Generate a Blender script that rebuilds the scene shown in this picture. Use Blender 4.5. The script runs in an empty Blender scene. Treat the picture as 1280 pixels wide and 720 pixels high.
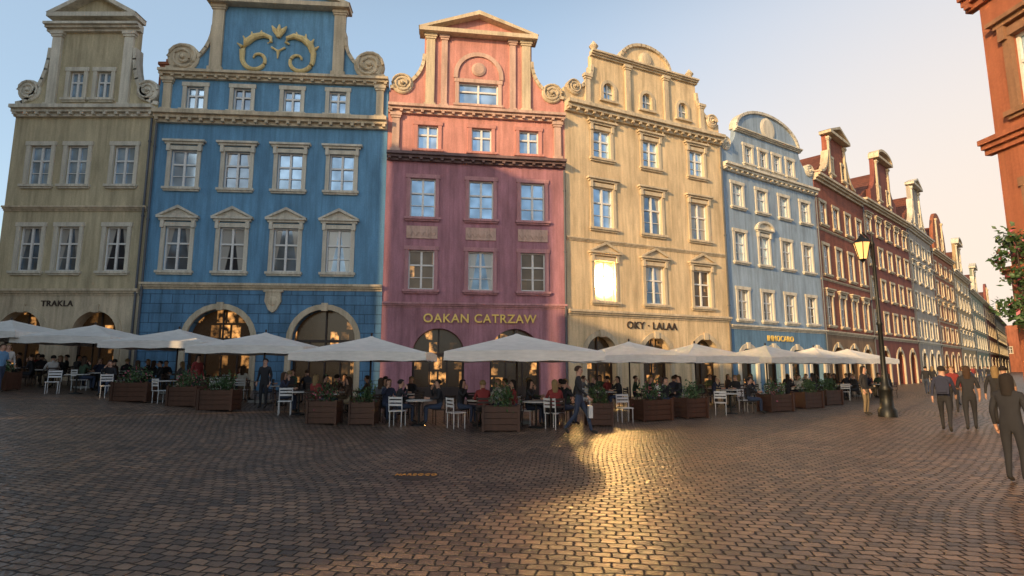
import bpy, bmesh, math, random
from mathutils import Vector, Matrix
from mathutils.geometry import tessellate_polygon
random.seed(7)
scene=bpy.context.scene
COL=scene.collection
pi=math.pi

# ---------------------------------------------------------------- materials
MC={}
def nt(name):
    m=bpy.data.materials.new(name); m.use_nodes=True
    t=m.node_tree; b=t.nodes['Principled BSDF']
    return m,t,b
def N(t,ty,**k):
    n=t.nodes.new(ty)
    for a,v in k.items():
        if a in n.inputs: n.inputs[a].default_value=v
        else: setattr(n,a,v)
    return n
def c4(c,s=1.0): return (min(1,c[0]*s),min(1,c[1]*s),min(1,c[2]*s),1)
def stucco(name,c,rough=.85,var=.22,bump=.25,brick=None,scale=1.0,metallic=0,fine=14):
    if name in MC: return MC[name]
    m,t,b=nt(name); L=t.links.new
    tc=N(t,'ShaderNodeTexCoord')
    mp=N(t,'ShaderNodeMapping'); mp.inputs['Scale'].default_value=(1.3*scale,1.3*scale,.35*scale)
    L(tc.outputs['Object'],mp.inputs['Vector'])
    n1=N(t,'ShaderNodeTexNoise',Scale=1.0,Detail=8.0,Roughness=.65); L(mp.outputs[0],n1.inputs['Vector'])
    n2=N(t,'ShaderNodeTexNoise',Scale=fine*scale,Detail=5.0); L(tc.outputs['Object'],n2.inputs['Vector'])
    r=N(t,'ShaderNodeValToRGB'); r.color_ramp.elements[0].position=.32; r.color_ramp.elements[1].position=.68
    r.color_ramp.elements[0].color=c4(c,1-var*1.5); r.color_ramp.elements[1].color=c4(c,1+var*.6)
    L(n1.outputs['Fac'],r.inputs[0])
    mx=N(t,'ShaderNodeMixRGB',blend_type='MULTIPLY'); mx.inputs[0].default_value=.35
    L(r.outputs[0],mx.inputs[1]); L(n2.outputs['Fac'],mx.inputs[2])
    g=N(t,'ShaderNodeMixRGB',blend_type='MULTIPLY'); g.inputs[0].default_value=1.0; g.inputs[2].default_value=(1.2,1.2,1.2,1)
    L(mx.outputs[0],g.inputs[1])
    out=g.outputs[0]
    if var>.15:   # rain streaks and grime
        mp2=N(t,'ShaderNodeMapping'); mp2.inputs['Scale'].default_value=(5,5,.22); L(tc.outputs['Object'],mp2.inputs['Vector'])
        n5=N(t,'ShaderNodeTexNoise',Scale=1.0,Detail=5.0,Roughness=.6); L(mp2.outputs[0],n5.inputs['Vector'])
        r5=N(t,'ShaderNodeValToRGB'); r5.color_ramp.elements[0].position=.3; r5.color_ramp.elements[1].position=.55
        r5.color_ramp.elements[0].color=(.68,.66,.63,1); r5.color_ramp.elements[1].color=(1,1,1,1); L(n5.outputs['Fac'],r5.inputs[0])
        k5=N(t,'ShaderNodeMixRGB',blend_type='MULTIPLY'); k5.inputs[0].default_value=.8; L(out,k5.inputs[1]); L(r5.outputs[0],k5.inputs[2]); out=k5.outputs[0]
    bp=N(t,'ShaderNodeBump',Strength=bump,Distance=.02)
    if brick:
        cmb=N(t,'ShaderNodeSeparateXYZ'); L(tc.outputs['Object'],cmb.inputs[0])
        co=N(t,'ShaderNodeCombineXYZ'); L(cmb.outputs['X'],co.inputs[0]); L(cmb.outputs['Z'],co.inputs[1])
        bk=N(t,'ShaderNodeTexBrick',Scale=1.0); bk.inputs['Brick Width'].default_value=brick[0]; bk.inputs['Row Height'].default_value=brick[1]
        bk.inputs['Mortar Size'].default_value=brick[1]*.05; bk.inputs['Mortar Smooth'].default_value=.3
        bk.inputs['Color1'].default_value=(1,1,1,1); bk.inputs['Color2'].default_value=(.8,.8,.8,1); bk.inputs['Mortar'].default_value=(brick[2],)*3+(1,)
        L(co.outputs[0],bk.inputs['Vector'])
        k=N(t,'ShaderNodeMixRGB',blend_type='MULTIPLY'); k.inputs[0].default_value=1
        L(out,k.inputs[1]); L(bk.outputs['Color'],k.inputs[2]); out=k.outputs[0]
        ma=N(t,'ShaderNodeMath',operation='SUBTRACT'); L(n2.outputs['Fac'],ma.inputs[0]); L(bk.outputs['Fac'],ma.inputs[1])
        L(ma.outputs[0],bp.inputs['Height']); bp.inputs['Strength'].default_value=max(bump,.5)
    else: L(n2.outputs['Fac'],bp.inputs['Height'])
    L(out,b.inputs['Base Color']); L(bp.outputs[0],b.inputs['Normal'])
    b.inputs['Roughness'].default_value=rough; b.inputs['Metallic'].default_value=metallic
    MC[name]=m; return m
def glass(name,c,metal,rough,em=None,es=0,patch=False,curtain=False,hot=False):
    m,t,b=nt(name); L=t.links.new
    tc=N(t,'ShaderNodeTexCoord'); oi=N(t,'ShaderNodeObjectInfo')
    va=N(t,'ShaderNodeVectorMath',operation='ADD'); L(tc.outputs['Object'],va.inputs[0])
    vm=N(t,'ShaderNodeVectorMath',operation='SCALE'); vm.inputs[0].default_value=(13,7,5); L(oi.outputs['Random'],vm.inputs['Scale']); L(vm.outputs[0],va.inputs[1])
    n=N(t,'ShaderNodeTexNoise',Scale=1.4,Detail=1.0); L(va.outputs[0],n.inputs['Vector'])
    bp=N(t,'ShaderNodeBump',Strength=.12,Distance=.03); L(n.outputs['Fac'],bp.inputs['Height']); L(bp.outputs[0],b.inputs['Normal'])
    r=N(t,'ShaderNodeValToRGB'); r.color_ramp.elements[0].color=c4(c,.6); r.color_ramp.elements[1].color=c4(c,1.15)
    r.color_ramp.elements[0].position=.3; r.color_ramp.elements[1].position=.7
    L(n.outputs['Fac'],r.inputs[0]); out=r.outputs[0]
    b.inputs['Metallic'].default_value=metal; b.inputs['Roughness'].default_value=rough
    if curtain:
        sp=N(t,'ShaderNodeSeparateXYZ'); L(tc.outputs['Object'],sp.inputs[0])
        ab=N(t,'ShaderNodeMath',operation='ABSOLUTE'); L(sp.outputs['X'],ab.inputs[0])
        zz=N(t,'ShaderNodeMath',operation='MULTIPLY_ADD'); zz.inputs[1].default_value=.16; L(sp.outputs['Z'],zz.inputs[0]); L(ab.outputs[0],zz.inputs[2])
        rm=N(t,'ShaderNodeMath',operation='MULTIPLY_ADD'); rm.inputs[1].default_value=-.45; L(oi.outputs['Random'],rm.inputs[0]); L(zz.outputs[0],rm.inputs[2])
        mk=N(t,'ShaderNodeMapRange'); mk.inputs['From Min'].default_value=.28; mk.inputs['From Max'].default_value=.33; L(rm.outputs[0],mk.inputs['Value'])
        wv=N(t,'ShaderNodeTexWave',Scale=7.0,Distortion=1.5); L(tc.outputs['Object'],wv.inputs['Vector'])
        cr=N(t,'ShaderNodeValToRGB'); cr.color_ramp.elements[0].color=(.25,.24,.22,1); cr.color_ramp.elements[1].color=(.55,.52,.47,1); L(wv.outputs['Fac'],cr.inputs[0])
        cm=N(t,'ShaderNodeMixRGB'); L(mk.outputs[0],cm.inputs[0]); L(out,cm.inputs[1]); L(cr.outputs[0],cm.inputs[2]); out=cm.outputs[0]
        mm_=N(t,'ShaderNodeMath',operation='MULTIPLY_ADD'); mm_.inputs[1].default_value=-metal*.75; mm_.inputs[2].default_value=metal; L(mk.outputs[0],mm_.inputs[0]); L(mm_.outputs[0],b.inputs['Metallic'])
    L(out,b.inputs['Base Color'])
    if em:
        b.inputs['Emission Color'].default_value=(*em,1)
        if hot:  # radial emission falloff imitating a mirrored sun
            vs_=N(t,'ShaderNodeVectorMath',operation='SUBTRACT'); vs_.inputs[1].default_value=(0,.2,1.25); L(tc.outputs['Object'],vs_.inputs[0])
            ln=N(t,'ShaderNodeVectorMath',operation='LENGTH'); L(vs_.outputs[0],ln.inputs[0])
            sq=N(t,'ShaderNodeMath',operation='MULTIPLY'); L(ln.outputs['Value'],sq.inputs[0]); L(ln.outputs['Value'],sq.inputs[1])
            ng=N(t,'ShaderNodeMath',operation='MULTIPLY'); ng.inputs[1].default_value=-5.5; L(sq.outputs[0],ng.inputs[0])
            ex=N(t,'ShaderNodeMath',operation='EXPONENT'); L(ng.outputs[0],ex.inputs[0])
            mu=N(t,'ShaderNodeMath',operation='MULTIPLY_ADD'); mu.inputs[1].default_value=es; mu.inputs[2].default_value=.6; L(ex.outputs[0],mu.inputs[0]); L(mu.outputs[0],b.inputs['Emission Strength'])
        elif patch:
            sp=N(t,'ShaderNodeSeparateXYZ'); L(va.outputs[0],sp.inputs[0]); cb=N(t,'ShaderNodeCombineXYZ'); L(sp.outputs['X'],cb.inputs[0]); L(sp.outputs['Z'],cb.inputs[1])
            bk=N(t,'ShaderNodeTexBrick',Scale=1.0); bk.inputs['Brick Width'].default_value=.55; bk.inputs['Row Height'].default_value=.8; bk.inputs['Mortar Size'].default_value=.08; bk.inputs['Mortar Smooth'].default_value=1
            bk.inputs['Color1'].default_value=(0,0,0,1); bk.inputs['Color2'].default_value=(1,1,1,1); bk.inputs['Mortar'].default_value=(0,0,0,1); L(cb.outputs[0],bk.inputs['Vector'])
            rb=N(t,'ShaderNodeValToRGB'); rb.color_ramp.elements[0].position=.6; rb.color_ramp.elements[1].position=1.0; L(bk.outputs['Color'],rb.inputs[0])
            n3=N(t,'ShaderNodeTexNoise',Scale=3.2,Detail=3.0); L(va.outputs[0],n3.inputs['Vector'])
            rr=N(t,'ShaderNodeValToRGB'); rr.color_ramp.elements[0].position=.42; rr.color_ramp.elements[1].position=.75
            L(n3.outputs['Fac'],rr.inputs[0])
            m0=N(t,'ShaderNodeMath',operation='MULTIPLY'); L(rr.outputs[0],m0.inputs[0]); L(rb.outputs[0],m0.inputs[1])
            mm=N(t,'ShaderNodeMath',operation='MULTIPLY_ADD'); mm.inputs[1].default_value=es; mm.inputs[2].default_value=.012; L(m0.outputs[0],mm.inputs[0]); L(mm.outputs[0],b.inputs['Emission Strength'])
        else: b.inputs['Emission Strength'].default_value=es
    MC[name]=m; return m

G_SKYTINT=glass('window_glass_sky_tint',(.46,.62,.78),.6,.1)  # pale blue base colour stands in for reflected sky
G_MID=glass('window_glass_mid',(.20,.26,.33),.7,.08,curtain=True)
G_DARK=glass('window_glass_dark',(.03,.035,.045),.1,.06,curtain=True)
G_WARM=glass('window_glass_warm',(.12,.08,.05),.3,.1,(1,.5,.17),1.0,True)
G_SUNGLOW=glass('window_glass_sun_glow',(.6,.4,.2),.3,.1,(1,.56,.17),1300,hot=True)  # emissive hot spot stands in for the sun's reflection
G_SHOP=glass('shop_interior',(.02,.018,.015),.0,.2,(1,.45,.13),1.8,True)

TRIM=stucco('cream_trim',(.66,.55,.39))
TRIMW=stucco('pale_trim',(.72,.66,.54))
TRIMP=stucco('rose_trim',(.64,.44,.36))
WHITE=stucco('white_window_paint',(.8,.78,.74),rough=.5,var=.05,bump=.05)
BLUE=stucco('blue_stucco',(.15,.335,.52),var=.2)
BLUEB=stucco('blue_rusticated_stone',(.13,.29,.47),brick=(1.1,.5,.45))
SALM=stucco('salmon_stucco',(.62,.29,.25))
MAUV=stucco('mauve_stucco',(.45,.215,.26),var=.25)
MAUT=stucco('mauve_trim',(.54,.28,.30))
CREAM=stucco('cream_stucco',(.78,.60,.37))
BEIGE=stucco('olive_beige_stucco',(.60,.51,.33))
LBLUE=stucco('pale_blue_stucco',(.34,.44,.55))
RED=stucco('red_brick_wall',(.33,.10,.06),brick=(.5,.16,1.3))
DRED=stucco('dark_red_stucco',(.25,.075,.055))
GREY=stucco('grey_stucco',(.42,.36,.30))
ORANGE=stucco('orange_red_stucco',(.36,.12,.06))
GREEN=stucco('sage_stucco',(.24,.27,.2))
YEL=stucco('ochre_stucco',(.45,.32,.17))
TILE=stucco('clay_roof_tiles',(.22,.07,.04),brick=(.3,.35,.4))
LEAD=stucco('lead_flashing',(.09,.10,.12),rough=.5)
LEADP=stucco('weathered_dark_cornice',(.20,.13,.13),rough=.7)
IRON=stucco('cast_iron',(.02,.022,.022),rough=.45,metallic=.5,var=.1)
WOOD=stucco('brown_wood',(.075,.03,.016),rough=.6,fine=30)
DWOOD=stucco('dark_wood',(.04,.022,.016),rough=.55,fine=30)
CANVAS=stucco('white_canvas',(.80,.77,.72),rough=.9,var=.12,bump=.15)
PLASTIC=stucco('white_plastic',(.6,.6,.6),rough=.4,var=.05,bump=.02)
GOLD=stucco('gold_letters',(.9,.62,.15),rough=.35,metallic=.1,var=.05)
BLACKL=stucco('dark_letters',(.06,.04,.03),var=.05)
CLOTH=stucco('table_linen',(.5,.48,.45),var=.08)
def leafmat(name,c):
    m,t,b=nt(name); L=t.links.new
    tc=N(t,'ShaderNodeTexCoord'); n=N(t,'ShaderNodeTexNoise',Scale=9.0,Detail=3.0); L(tc.outputs['Object'],n.inputs['Vector'])
    r=N(t,'ShaderNodeValToRGB'); r.color_ramp.elements[0].color=c4(c,.5); r.color_ramp.elements[1].color=c4(c,1.7)
    r.color_ramp.elements[0].position=.35; r.color_ramp.elements[1].position=.65
    L(n.outputs['Fac'],r.inputs[0]); L(r.outputs[0],b.inputs['Base Color']); b.inputs['Roughness'].default_value=.55
    MC[name]=m; return m
LEAF=leafmat('green_leaves',(.035,.075,.022)); PINKF=leafmat('pink_blossom',(.3,.07,.1))
def cloth(name,c): return stucco('cloth_'+name,c,rough=.9,var=.15,bump=.2,fine=40,scale=2)
SKIN=stucco('skin',(.48,.27,.19),rough=.55,var=.05,bump=.03)
EYE=stucco('eye_dark',(.02,.015,.01),rough=.3,var=.02)
SHOE=cloth('shoe',(.03,.025,.02))
TOPS=[cloth('black',(.02,.02,.025)),cloth('navy',(.025,.03,.06)),cloth('white',(.5,.48,.45)),cloth('red',(.22,.03,.03)),cloth('grey',(.1,.1,.11)),cloth('sky_blue',(.12,.25,.42)),cloth('brown',(.07,.04,.025)),cloth('green',(.04,.07,.04))]
PANTS=[cloth('jeans',(.035,.05,.09)),TOPS[0],cloth('khaki',(.2,.15,.09)),TOPS[4]]
HAIRS=[cloth('dark_hair',(.015,.01,.008)),cloth('brown_hair',(.05,.025,.013)),cloth('blond_hair',(.25,.17,.08))]

# ---------------------------------------------------------------- mesh builder
class MB:
    def __init__(s): s.v=[];s.f=[];s.mi=[];s.cur=0
    def add(s,vs,fs):
        o=len(s.v); s.v+= [tuple(v) for v in vs]
        for f in fs: s.f.append(tuple(i+o for i in f)); s.mi.append(s.cur)
    def box(s,x0,x1,y0,y1,z0,z1):
        s.add([(x0,y0,z0),(x1,y0,z0),(x1,y1,z0),(x0,y1,z0),(x0,y0,z1),(x1,y0,z1),(x1,y1,z1),(x0,y1,z1)],
              [(0,1,5,4),(1,2,6,5),(2,3,7,6),(3,0,4,7),(4,5,6,7),(3,2,1,0)])
    def poly(s,outer,y0,y1,holes=()):
        loops=[list(outer)]+[list(h) for h in holes]
        tris=tessellate_polygon([[Vector((p[0],p[1],0)) for p in l] for l in loops])
        flat=[p for l in loops for p in l]; n=len(flat)
        vs=[(p[0],y0,p[1]) for p in flat]+[(p[0],y1,p[1]) for p in flat]
        fs=[tuple(t) for t in tris]+[tuple(i+n for i in reversed(t)) for t in tris]
        o=0
        for l in loops:
            k=len(l)
            for i in range(k):
                j=(i+1)%k; fs.append((o+i,o+j,o+j+n,o+i+n))
            o+=k
        s.add(vs,fs)
    def tube(s,path,r,seg=8,cap=True):
        P=[Vector(p) for p in path]; n=len(P); vs=[];fs=[]
        for i,p in enumerate(P):
            d=(P[min(i+1,n-1)]-P[max(i-1,0)]).normalized()
            a=Vector((0,0,1)) if abs(d.z)<.9 else Vector((1,0,0))
            u=d.cross(a).normalized(); w=d.cross(u)
            rr=r[i] if isinstance(r,(list,tuple)) else r
            for k in range(seg):
                t=2*pi*k/seg; vs.append(p+(u*math.cos(t)+w*math.sin(t))*rr)
        for i in range(n-1):
            for k in range(seg):
                k2=(k+1)%seg; fs.append((i*seg+k,i*seg+k2,(i+1)*seg+k2,(i+1)*seg+k))
        if cap: fs.append(tuple(range(seg-1,-1,-1))); fs.append(tuple((n-1)*seg+k for k in range(seg)))
        s.add(vs,fs)
    def lathe(s,prof,seg=16,c=(0,0,0),axis='z'):
        vs=[];fs=[];n=len(prof)
        for r,z in prof:
            for k in range(seg):
                t=2*pi*k/seg
                if axis=='z': vs.append((c[0]+r*math.cos(t),c[1]+r*math.sin(t),c[2]+z))
                else: vs.append((c[0]+r*math.cos(t),c[1]+z,c[2]+r*math.sin(t)))
        for i in range(n-1):
            for k in range(seg):
                k2=(k+1)%seg; fs.append((i*seg+k,i*seg+k2,(i+1)*seg+k2,(i+1)*seg+k))
        s.add(vs,fs)
    def mesh(s,name,mats,smooth=False):
        me=bpy.data.meshes.new(name); me.from_pydata(s.v,[],s.f)
        for m in (mats if isinstance(mats,(list,tuple)) else [mats]): me.materials.append(m)
        for p,i in zip(me.polygons,s.mi): p.material_index=i
        bm=bmesh.new(); bm.from_mesh(me); bmesh.ops.recalc_face_normals(bm,faces=bm.faces); bm.to_mesh(me); bm.free()
        if smooth:
            for p in me.polygons: p.use_smooth=True
        return me
def ob(name,me,parent=None,loc=(0,0,0),rz=0,**props):
    o=bpy.data.objects.new(name,me); COL.objects.link(o)
    if parent: o.parent=parent
    o.location=loc; o.rotation_euler=(0,0,rz)
    for k,v in props.items(): o[k]=v
    return o
def gz(X):
    t=-X-4
    if t<=0: return 0.0
    return min(1.15,.055*t*min(1,t/4+.3))

# ---------------------------------------------------------------- windows
WC={}
def cached(key,fn):
    if key not in WC: WC[key]=fn()
    return WC[key]
def m_pane(w,h,g):
    b=MB(); b.box(-w/2-.003,w/2+.003,.2,.22,0,h); return b.mesh('window_pane',g)
def m_frame(w,h,mat):
    b=MB(); t=.075; y0,y1=.12,.19
    b.box(-w/2-.004,-w/2+t,y0,y1,-.004,h+.004); b.box(w/2-t,w/2+.004,y0,y1,-.004,h+.004)
    b.box(-w/2+t,w/2-t,y0,y1,h-t,h+.004); b.box(-w/2+t,w/2-t,y0,y1,-.004,t+.02)
    b.box(-.055,.055,y0-.02,y1,t+.02,h-t)
    zt=h*.62; b.box(-w/2+t,-.056,y0-.012,y1,zt-.045,zt+.045); b.box(.056,w/2-t,y0-.012,y1,zt-.045,zt+.045)
    if h>1.7:
        for s_ in (-1,1):
            xa,xb=(-w/2+t,-.056) if s_<0 else (.056,w/2-t)
            b.box(xa,xb,y0+.02,y1,zt*.5-.018,zt*.5+.018)
    return b.mesh('window_frame',mat)
def m_casing(w,h,mat,cw=.2):
    b=MB(); i=w/2-.004
    b.box(-w/2-cw,-i,-.07,.05,.003,h-.004); b.box(i,w/2+cw,-.07,.05,.003,h-.004)
    b.box(-w/2-cw-.05,w/2+cw+.05,-.09,.05,h-.004,h+cw+.02)
    return b.mesh('window_casing',mat)
def m_sill(w,mat):
    b=MB(); b.box(-w/2-.3,w/2+.3,-.2,.12,-.13,0.0); b.box(-w/2-.24,w/2+.24,-.12,.05,-.22,-.13)
    return b.mesh('window_sill',mat)
def m_ped(w,kind,mat,zo):
    b=MB(); a=w/2+.42
    b.box(-a,a,-.28,.04,zo,zo+.11); b.box(-a+.1,a-.1,-.17,.04,zo-.12,zo)
    for s_ in (-1,1): b.box(s_*(w/2+.14)-.09,s_*(w/2+.14)+.09,-.16,.04,zo-.5,zo-.12)
    if kind=='tri':
        b.poly([(-a,zo+.11),(a,zo+.11),(0,zo+.62)],-.12,.04)
        b.poly([(-a-.04,zo+.11),(-a+.16,zo+.11),(0,zo+.54),(a-.16,zo+.11),(a+.04,zo+.11),(0,zo+.7)],-.28,-.121)
    elif kind=='seg':
        arc=[(a*math.cos(pi*k/10),zo+.11+.5*math.sin(pi*k/10)) for k in range(11)]
        b.poly(arc,-.12,.04)
        arc2=[((a+.03)*math.cos(pi*k/10),zo+.112+.58*math.sin(pi*k/10)) for k in range(11)]+[((a-.14)*math.cos(pi*k/10),zo+.112+.42*math.sin(pi*k/10)) for k in range(10,-1,-1)]
        b.poly(arc2,-.28,-.121)
    elif kind=='scroll':
        for s_ in (-1,1):
            p=[(s_*(a-.03),-.1,zo+.15),(s_*(a-.1),-.1,zo+.45),(s_*(a*.55),-.1,zo+.4),(s_*(a*.4),-.1,zo+.25)]
            b.tube(p,.07)
        b.lathe([(0,-.2),(.16,-.18),(.2,-.05),(.2,.0)],12,(0,0,zo+.42),'y')
    return b.mesh('window_pediment',mat)
def m_panel(w,mat):
    b=MB(); b.box(-w/2-.15,w/2+.15,-.05,.04,-1.0,-.3)
    for k in range(5):
        x=(-w/2+.05)+k*(w-.1)/4
        b.poly([(x-.13,-.65),(x,-.88),(x+.13,-.65),(x,-.42)],-.1,-.051)
    return b.mesh('relief_panel',mat)
def window(par,x,z0,z1,w,style='plain',g=None,trim=TRIM,fr=WHITE,simple=False,z_hi=11):
    h=z1-z0
    if g is None:
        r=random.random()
        if z0>z_hi: g=G_SKYTINT if r<.8 else G_MID
        elif z0>z_hi-2.5: g=G_SKYTINT if r<.45 else G_MID
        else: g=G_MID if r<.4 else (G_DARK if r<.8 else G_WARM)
    kw=(round(w,2),round(h,2))
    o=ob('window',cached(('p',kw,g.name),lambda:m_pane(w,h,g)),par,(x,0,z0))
    ob('frame',cached(('f',kw,fr.name),lambda:m_frame(w,h,fr)),o)
    if style!='bare':
        ob('casing',cached(('c',kw,trim.name),lambda:m_casing(w,h,trim)),o)
        ob('sill',cached(('s',kw[0],trim.name),lambda:m_sill(w,trim)),o)
    for k in style.split('+'):
        if k in('tri','seg','flat','scroll'):
            ob('pediment',cached(('d',kw,k,trim.name),lambda:m_ped(w,k,trim,h+.42)),o)
        if k=='panel':
            ob('panel',cached(('n',kw,trim.name),lambda:m_panel(w,trim)),o)
    return o
def rect(x,z0,z1,w): return [(x-w/2,z0),(x+w/2,z0),(x+w/2,z1),(x-w/2,z1)]
def archpts(x,w,zb,zt,n=14,grow=0,squash=1):
    r=w/2+grow; zs=zt-w/2*squash
    return [(x-r,zb)]+[(x-r*math.cos(pi*k/n),zs+(r if squash==1 else (w/2*squash+grow))*math.sin(pi*k/n)) for k in range(n+1)]+[(x+r,zb)]
def ell(p0,p1,n=8,concave=True):
    out=[]
    for k in range(n+1):
        a=pi/2*k/n
        if concave: out.append((p1[0]+(p0[0]-p1[0])*(1-math.sin(a)),p0[1]+(p1[1]-p0[1])*(1-math.cos(a))))
        else: out.append((p1[0]+(p0[0]-p1[0])*math.cos(a),p0[1]+(p1[1]-p0[1])*math.sin(a)))
    return out
def mirror(half,c):
    return [(c-d,z) for d,z in half]+[(c+d,z) for d,z in reversed(half) if d>1e-4]
def cornice(par,W,z,mat,d=.45,h=.5,x0=.02,x1=None,name='cornice',blocks=True):
    b=MB(); x1=W-.02 if x1 is None else x1
    b.box(x0,x1,-d*.35,.1,z,z+h*.35); b.box(x0,x1,-d*.7,.1,z+h*.35,z+h*.65); b.box(x0,x1,-d,.1,z+h*.65,z+h)
    if blocks and h>.4:
        n=int((x1-x0)/.55)
        for i in range(n):
            x=x0+.15+i*(x1-x0-.3)/max(1,n-1); b.box(x-.08,x+.08,-d*.68,-d*.351,z+h*.1,z+h*.349)
    return ob(name,b.mesh(name,mat),par)
def pilaster(par,x,z0,z1,w,mat,y=-.14):
    b=MB(); b.box(x-w/2,x+w/2,y,.05,z0+.25,z1-.3); b.box(x-w/2-.08,x+w/2+.08,y-.06,.05,z0,z0+.25)
    b.box(x-w/2-.06,x+w/2+.06,y-.05,.05,z1-.3,z1-.18); b.box(x-w/2-.12,x+w/2+.12,y-.1,.05,z1-.18,z1)
    ob('pilaster',b.mesh('pilaster',mat),par)
def volute(par,x,z,R,mat,s=1,y=-.02):
    b=MB(); b.lathe([(0,-.1),(R*.9,-.1),(R,-.04),(R,.3),(0,.3)],20,(x,y,z),'y')
    path=[];rad=[]
    for k in range(34):
        t=k/33; a=t*2.3*2*pi; r=R*(.93-.8*t)
        path.append((x+s*r*math.cos(a),y-.12,z+r*math.sin(a))); rad.append(R*.11*(1-.4*t))
    b.tube(path,rad,6); b.lathe([(0,-.28),(R*.12,-.24),(R*.16,-.1)],10,(x,y,z),'y')
    ob('volute',b.mesh('volute',mat),par)
def text(s,size,mat,par,loc,rx=pi/2,rz=0,name='lettering',**k):
    cu=bpy.data.curves.new('txt','FONT'); cu.body=s; cu.size=size; cu.extrude=.03; cu.align_x='CENTER'
    cu.offset=.014*size; cu.space_character=1.1
    t=bpy.data.objects.new('txt',cu); COL.objects.link(t); bpy.context.view_layer.update()
    me=bpy.data.meshes.new_from_object(t.evaluated_get(bpy.context.evaluated_depsgraph_get()))
    bpy.data.objects.remove(t); me.materials.clear(); me.materials.append(mat)
    o=ob(name,me,par,loc,**k); o.rotation_euler=(rx,0,rz); return o

def door(par,x,w,zb,zt,squash=1,mat=DWOOD,g=G_SHOP):
    b=MB(); b.poly(archpts(x,w-.01,zb,zt-.005,squash=squash),.5,.53); d=ob('door',b.mesh('door',g),par)
    f=MB(); zs=zt-w/2*squash
    f.box(x-w/2,x-w/2+.12,.4,.49,zb,zs); f.box(x+w/2-.12,x+w/2,.4,.49,zb,zs); f.box(x-w/2+.12,x+w/2-.12,.4,.49,zs-.08,zs+.06)
    k=max(2,int(w/.8))
    for i in range(1,k): 
        xx=x-w/2+w*i/k; f.box(xx-.04,xx+.04,.41,.485,zb,zs-.08)
    f.box(x-.04,x+.04,.41,.485,zs+.06,zt-.04)
    f.box(x-w/2+.12,x+w/2-.12,.43,.48,zb,zb+.85)
    ob('door_frame',f.mesh('door_frame',mat),d)
def house(P,Q,label,wall,trim,zc,rows,ghalf=None,gwins=(),arches=(),basewall=None,zb=4.9,gwall=None,rooftop=None,
          group='gabled townhouses lining the square',depth=11,cat='house',zh=11,surround=None,name='town_house',gzb=None,archsq=1,special=None):
    P=Vector(P);Q=Vector(Q);W=(Q-P).length; ang=math.atan2((Q-P).y,(Q-P).x)
    e=bpy.data.objects.new(name,None); COL.objects.link(e); e.location=(P.x,P.y,0); e.rotation_euler=(0,0,ang); e.empty_display_size=.5
    e['label']=label; e['category']=cat
    if group: e['group']=group
    gb=gzb if gzb is not None else min(gz(P.x),gz(Q.x))
    basewall=basewall or wall
    holes=[archpts(f*W,w,gb-.2,zt,squash=archsq) for f,w,zt in arches]
    b=MB(); b.poly([(0.003,gb-.6),(W-.003,gb-.6),(W-.003,zb),(0.003,zb)],-.06,.6,holes); ob('ground_floor_wall',b.mesh('ground_floor_wall',basewall),e)
    for f,w,zt in arches:
        door(e,f*W,w,gb-.2,zt,archsq)
        if surround:
            s=MB(); s.poly(archpts(f*W,w,gb-.2,zt,grow=.28,squash=archsq)+list(reversed(archpts(f*W,w,gb-.2,zt,grow=-.003,squash=archsq))),-.13,.02)
            s.box(f*W-.16,f*W+.16,-.2,.02,zt-.08,zt+.34)
            ob('arch_surround',s.mesh('arch_surround',surround),e)
    holes=[]
    for fs,z0,z1,w,st in rows:
        for f in fs: holes.append(rect(f*W,z0,z1,w))
    b=MB(); b.poly([(0.003,zb+.002),(W-.003,zb+.002),(W-.003,zc),(0.003,zc)],0,.4,holes); ob('upper_wall',b.mesh('upper_wall',wall),e)
    for i,(fs,z0,z1,w,st) in enumerate(rows):
        for j,f in enumerate(fs):
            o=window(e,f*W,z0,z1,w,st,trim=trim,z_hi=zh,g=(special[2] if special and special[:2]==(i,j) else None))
            if special and special[:2]==(i,j): o['label']='window with emissive glow standing in for evening sun'
    gt=zc+1
    if ghalf:
        c=W/2; out=mirror(ghalf,c); gt=max(z for d,z in ghalf)
        holes=[(archpts(c+dx,w,z0,z1) if st=='arch' else rect(c+dx,z0,z1,w)) for dx,z0,z1,w,st in gwins]
        b=MB(); b.poly(out,.02,.42,holes); ob('gable',b.mesh('gable',gwall or wall),e)
        for dx,z0,z1,w,st in gwins:
            if st=='arch':
                pb=MB(); pb.poly(archpts(dx+c,w,z0,z1),.22,.24); o=ob('window',pb.mesh('arched_pane',G_SKYTINT),e)
                f=MB(); f.box(c+dx-.04,c+dx+.04,.14,.21,z0,z1); f.box(c+dx-w/2,c+dx+w/2,.15,.205,z0+(z1-z0)*.5-.04,z0+(z1-z0)*.5+.04); ob('frame',f.mesh('frame',WHITE),o)
                s=MB(); s.poly(archpts(c+dx,w,z0-.02,z1,grow=.2)+list(reversed(archpts(c+dx,w,z0-.02,z1,grow=-.003))),-.06,.06); s.box(c+dx-w/2-.3,c+dx+w/2+.3,-.14,.1,z0-.16,z0-.021); ob('casing',s.mesh('casing',trim),o)
            else: 
                o=window(e,c+dx,z0,z1,w,st,trim=trim,z_hi=zh); o.location.y=.02
    rt=rooftop or (gt-.9)
    b=MB(); 
    b.add([(.1,.43,zc-.1),(W-.1,.43,zc-.1),(W/2,.43,rt),(.1,depth,zc-.1),(W-.1,depth,zc-.1),(W/2,depth,rt)],[(0,1,2),(3,5,4),(0,2,5,3),(1,4,5,2)])
    ob('roof',b.mesh('roof',TILE),e)
    b=MB(); b.box(.01,W-.01,.62,depth-.1,gb-.6,zc-.11); ob('side_wall',b.mesh('side_wall',wall),e)
    return e,W
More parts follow.
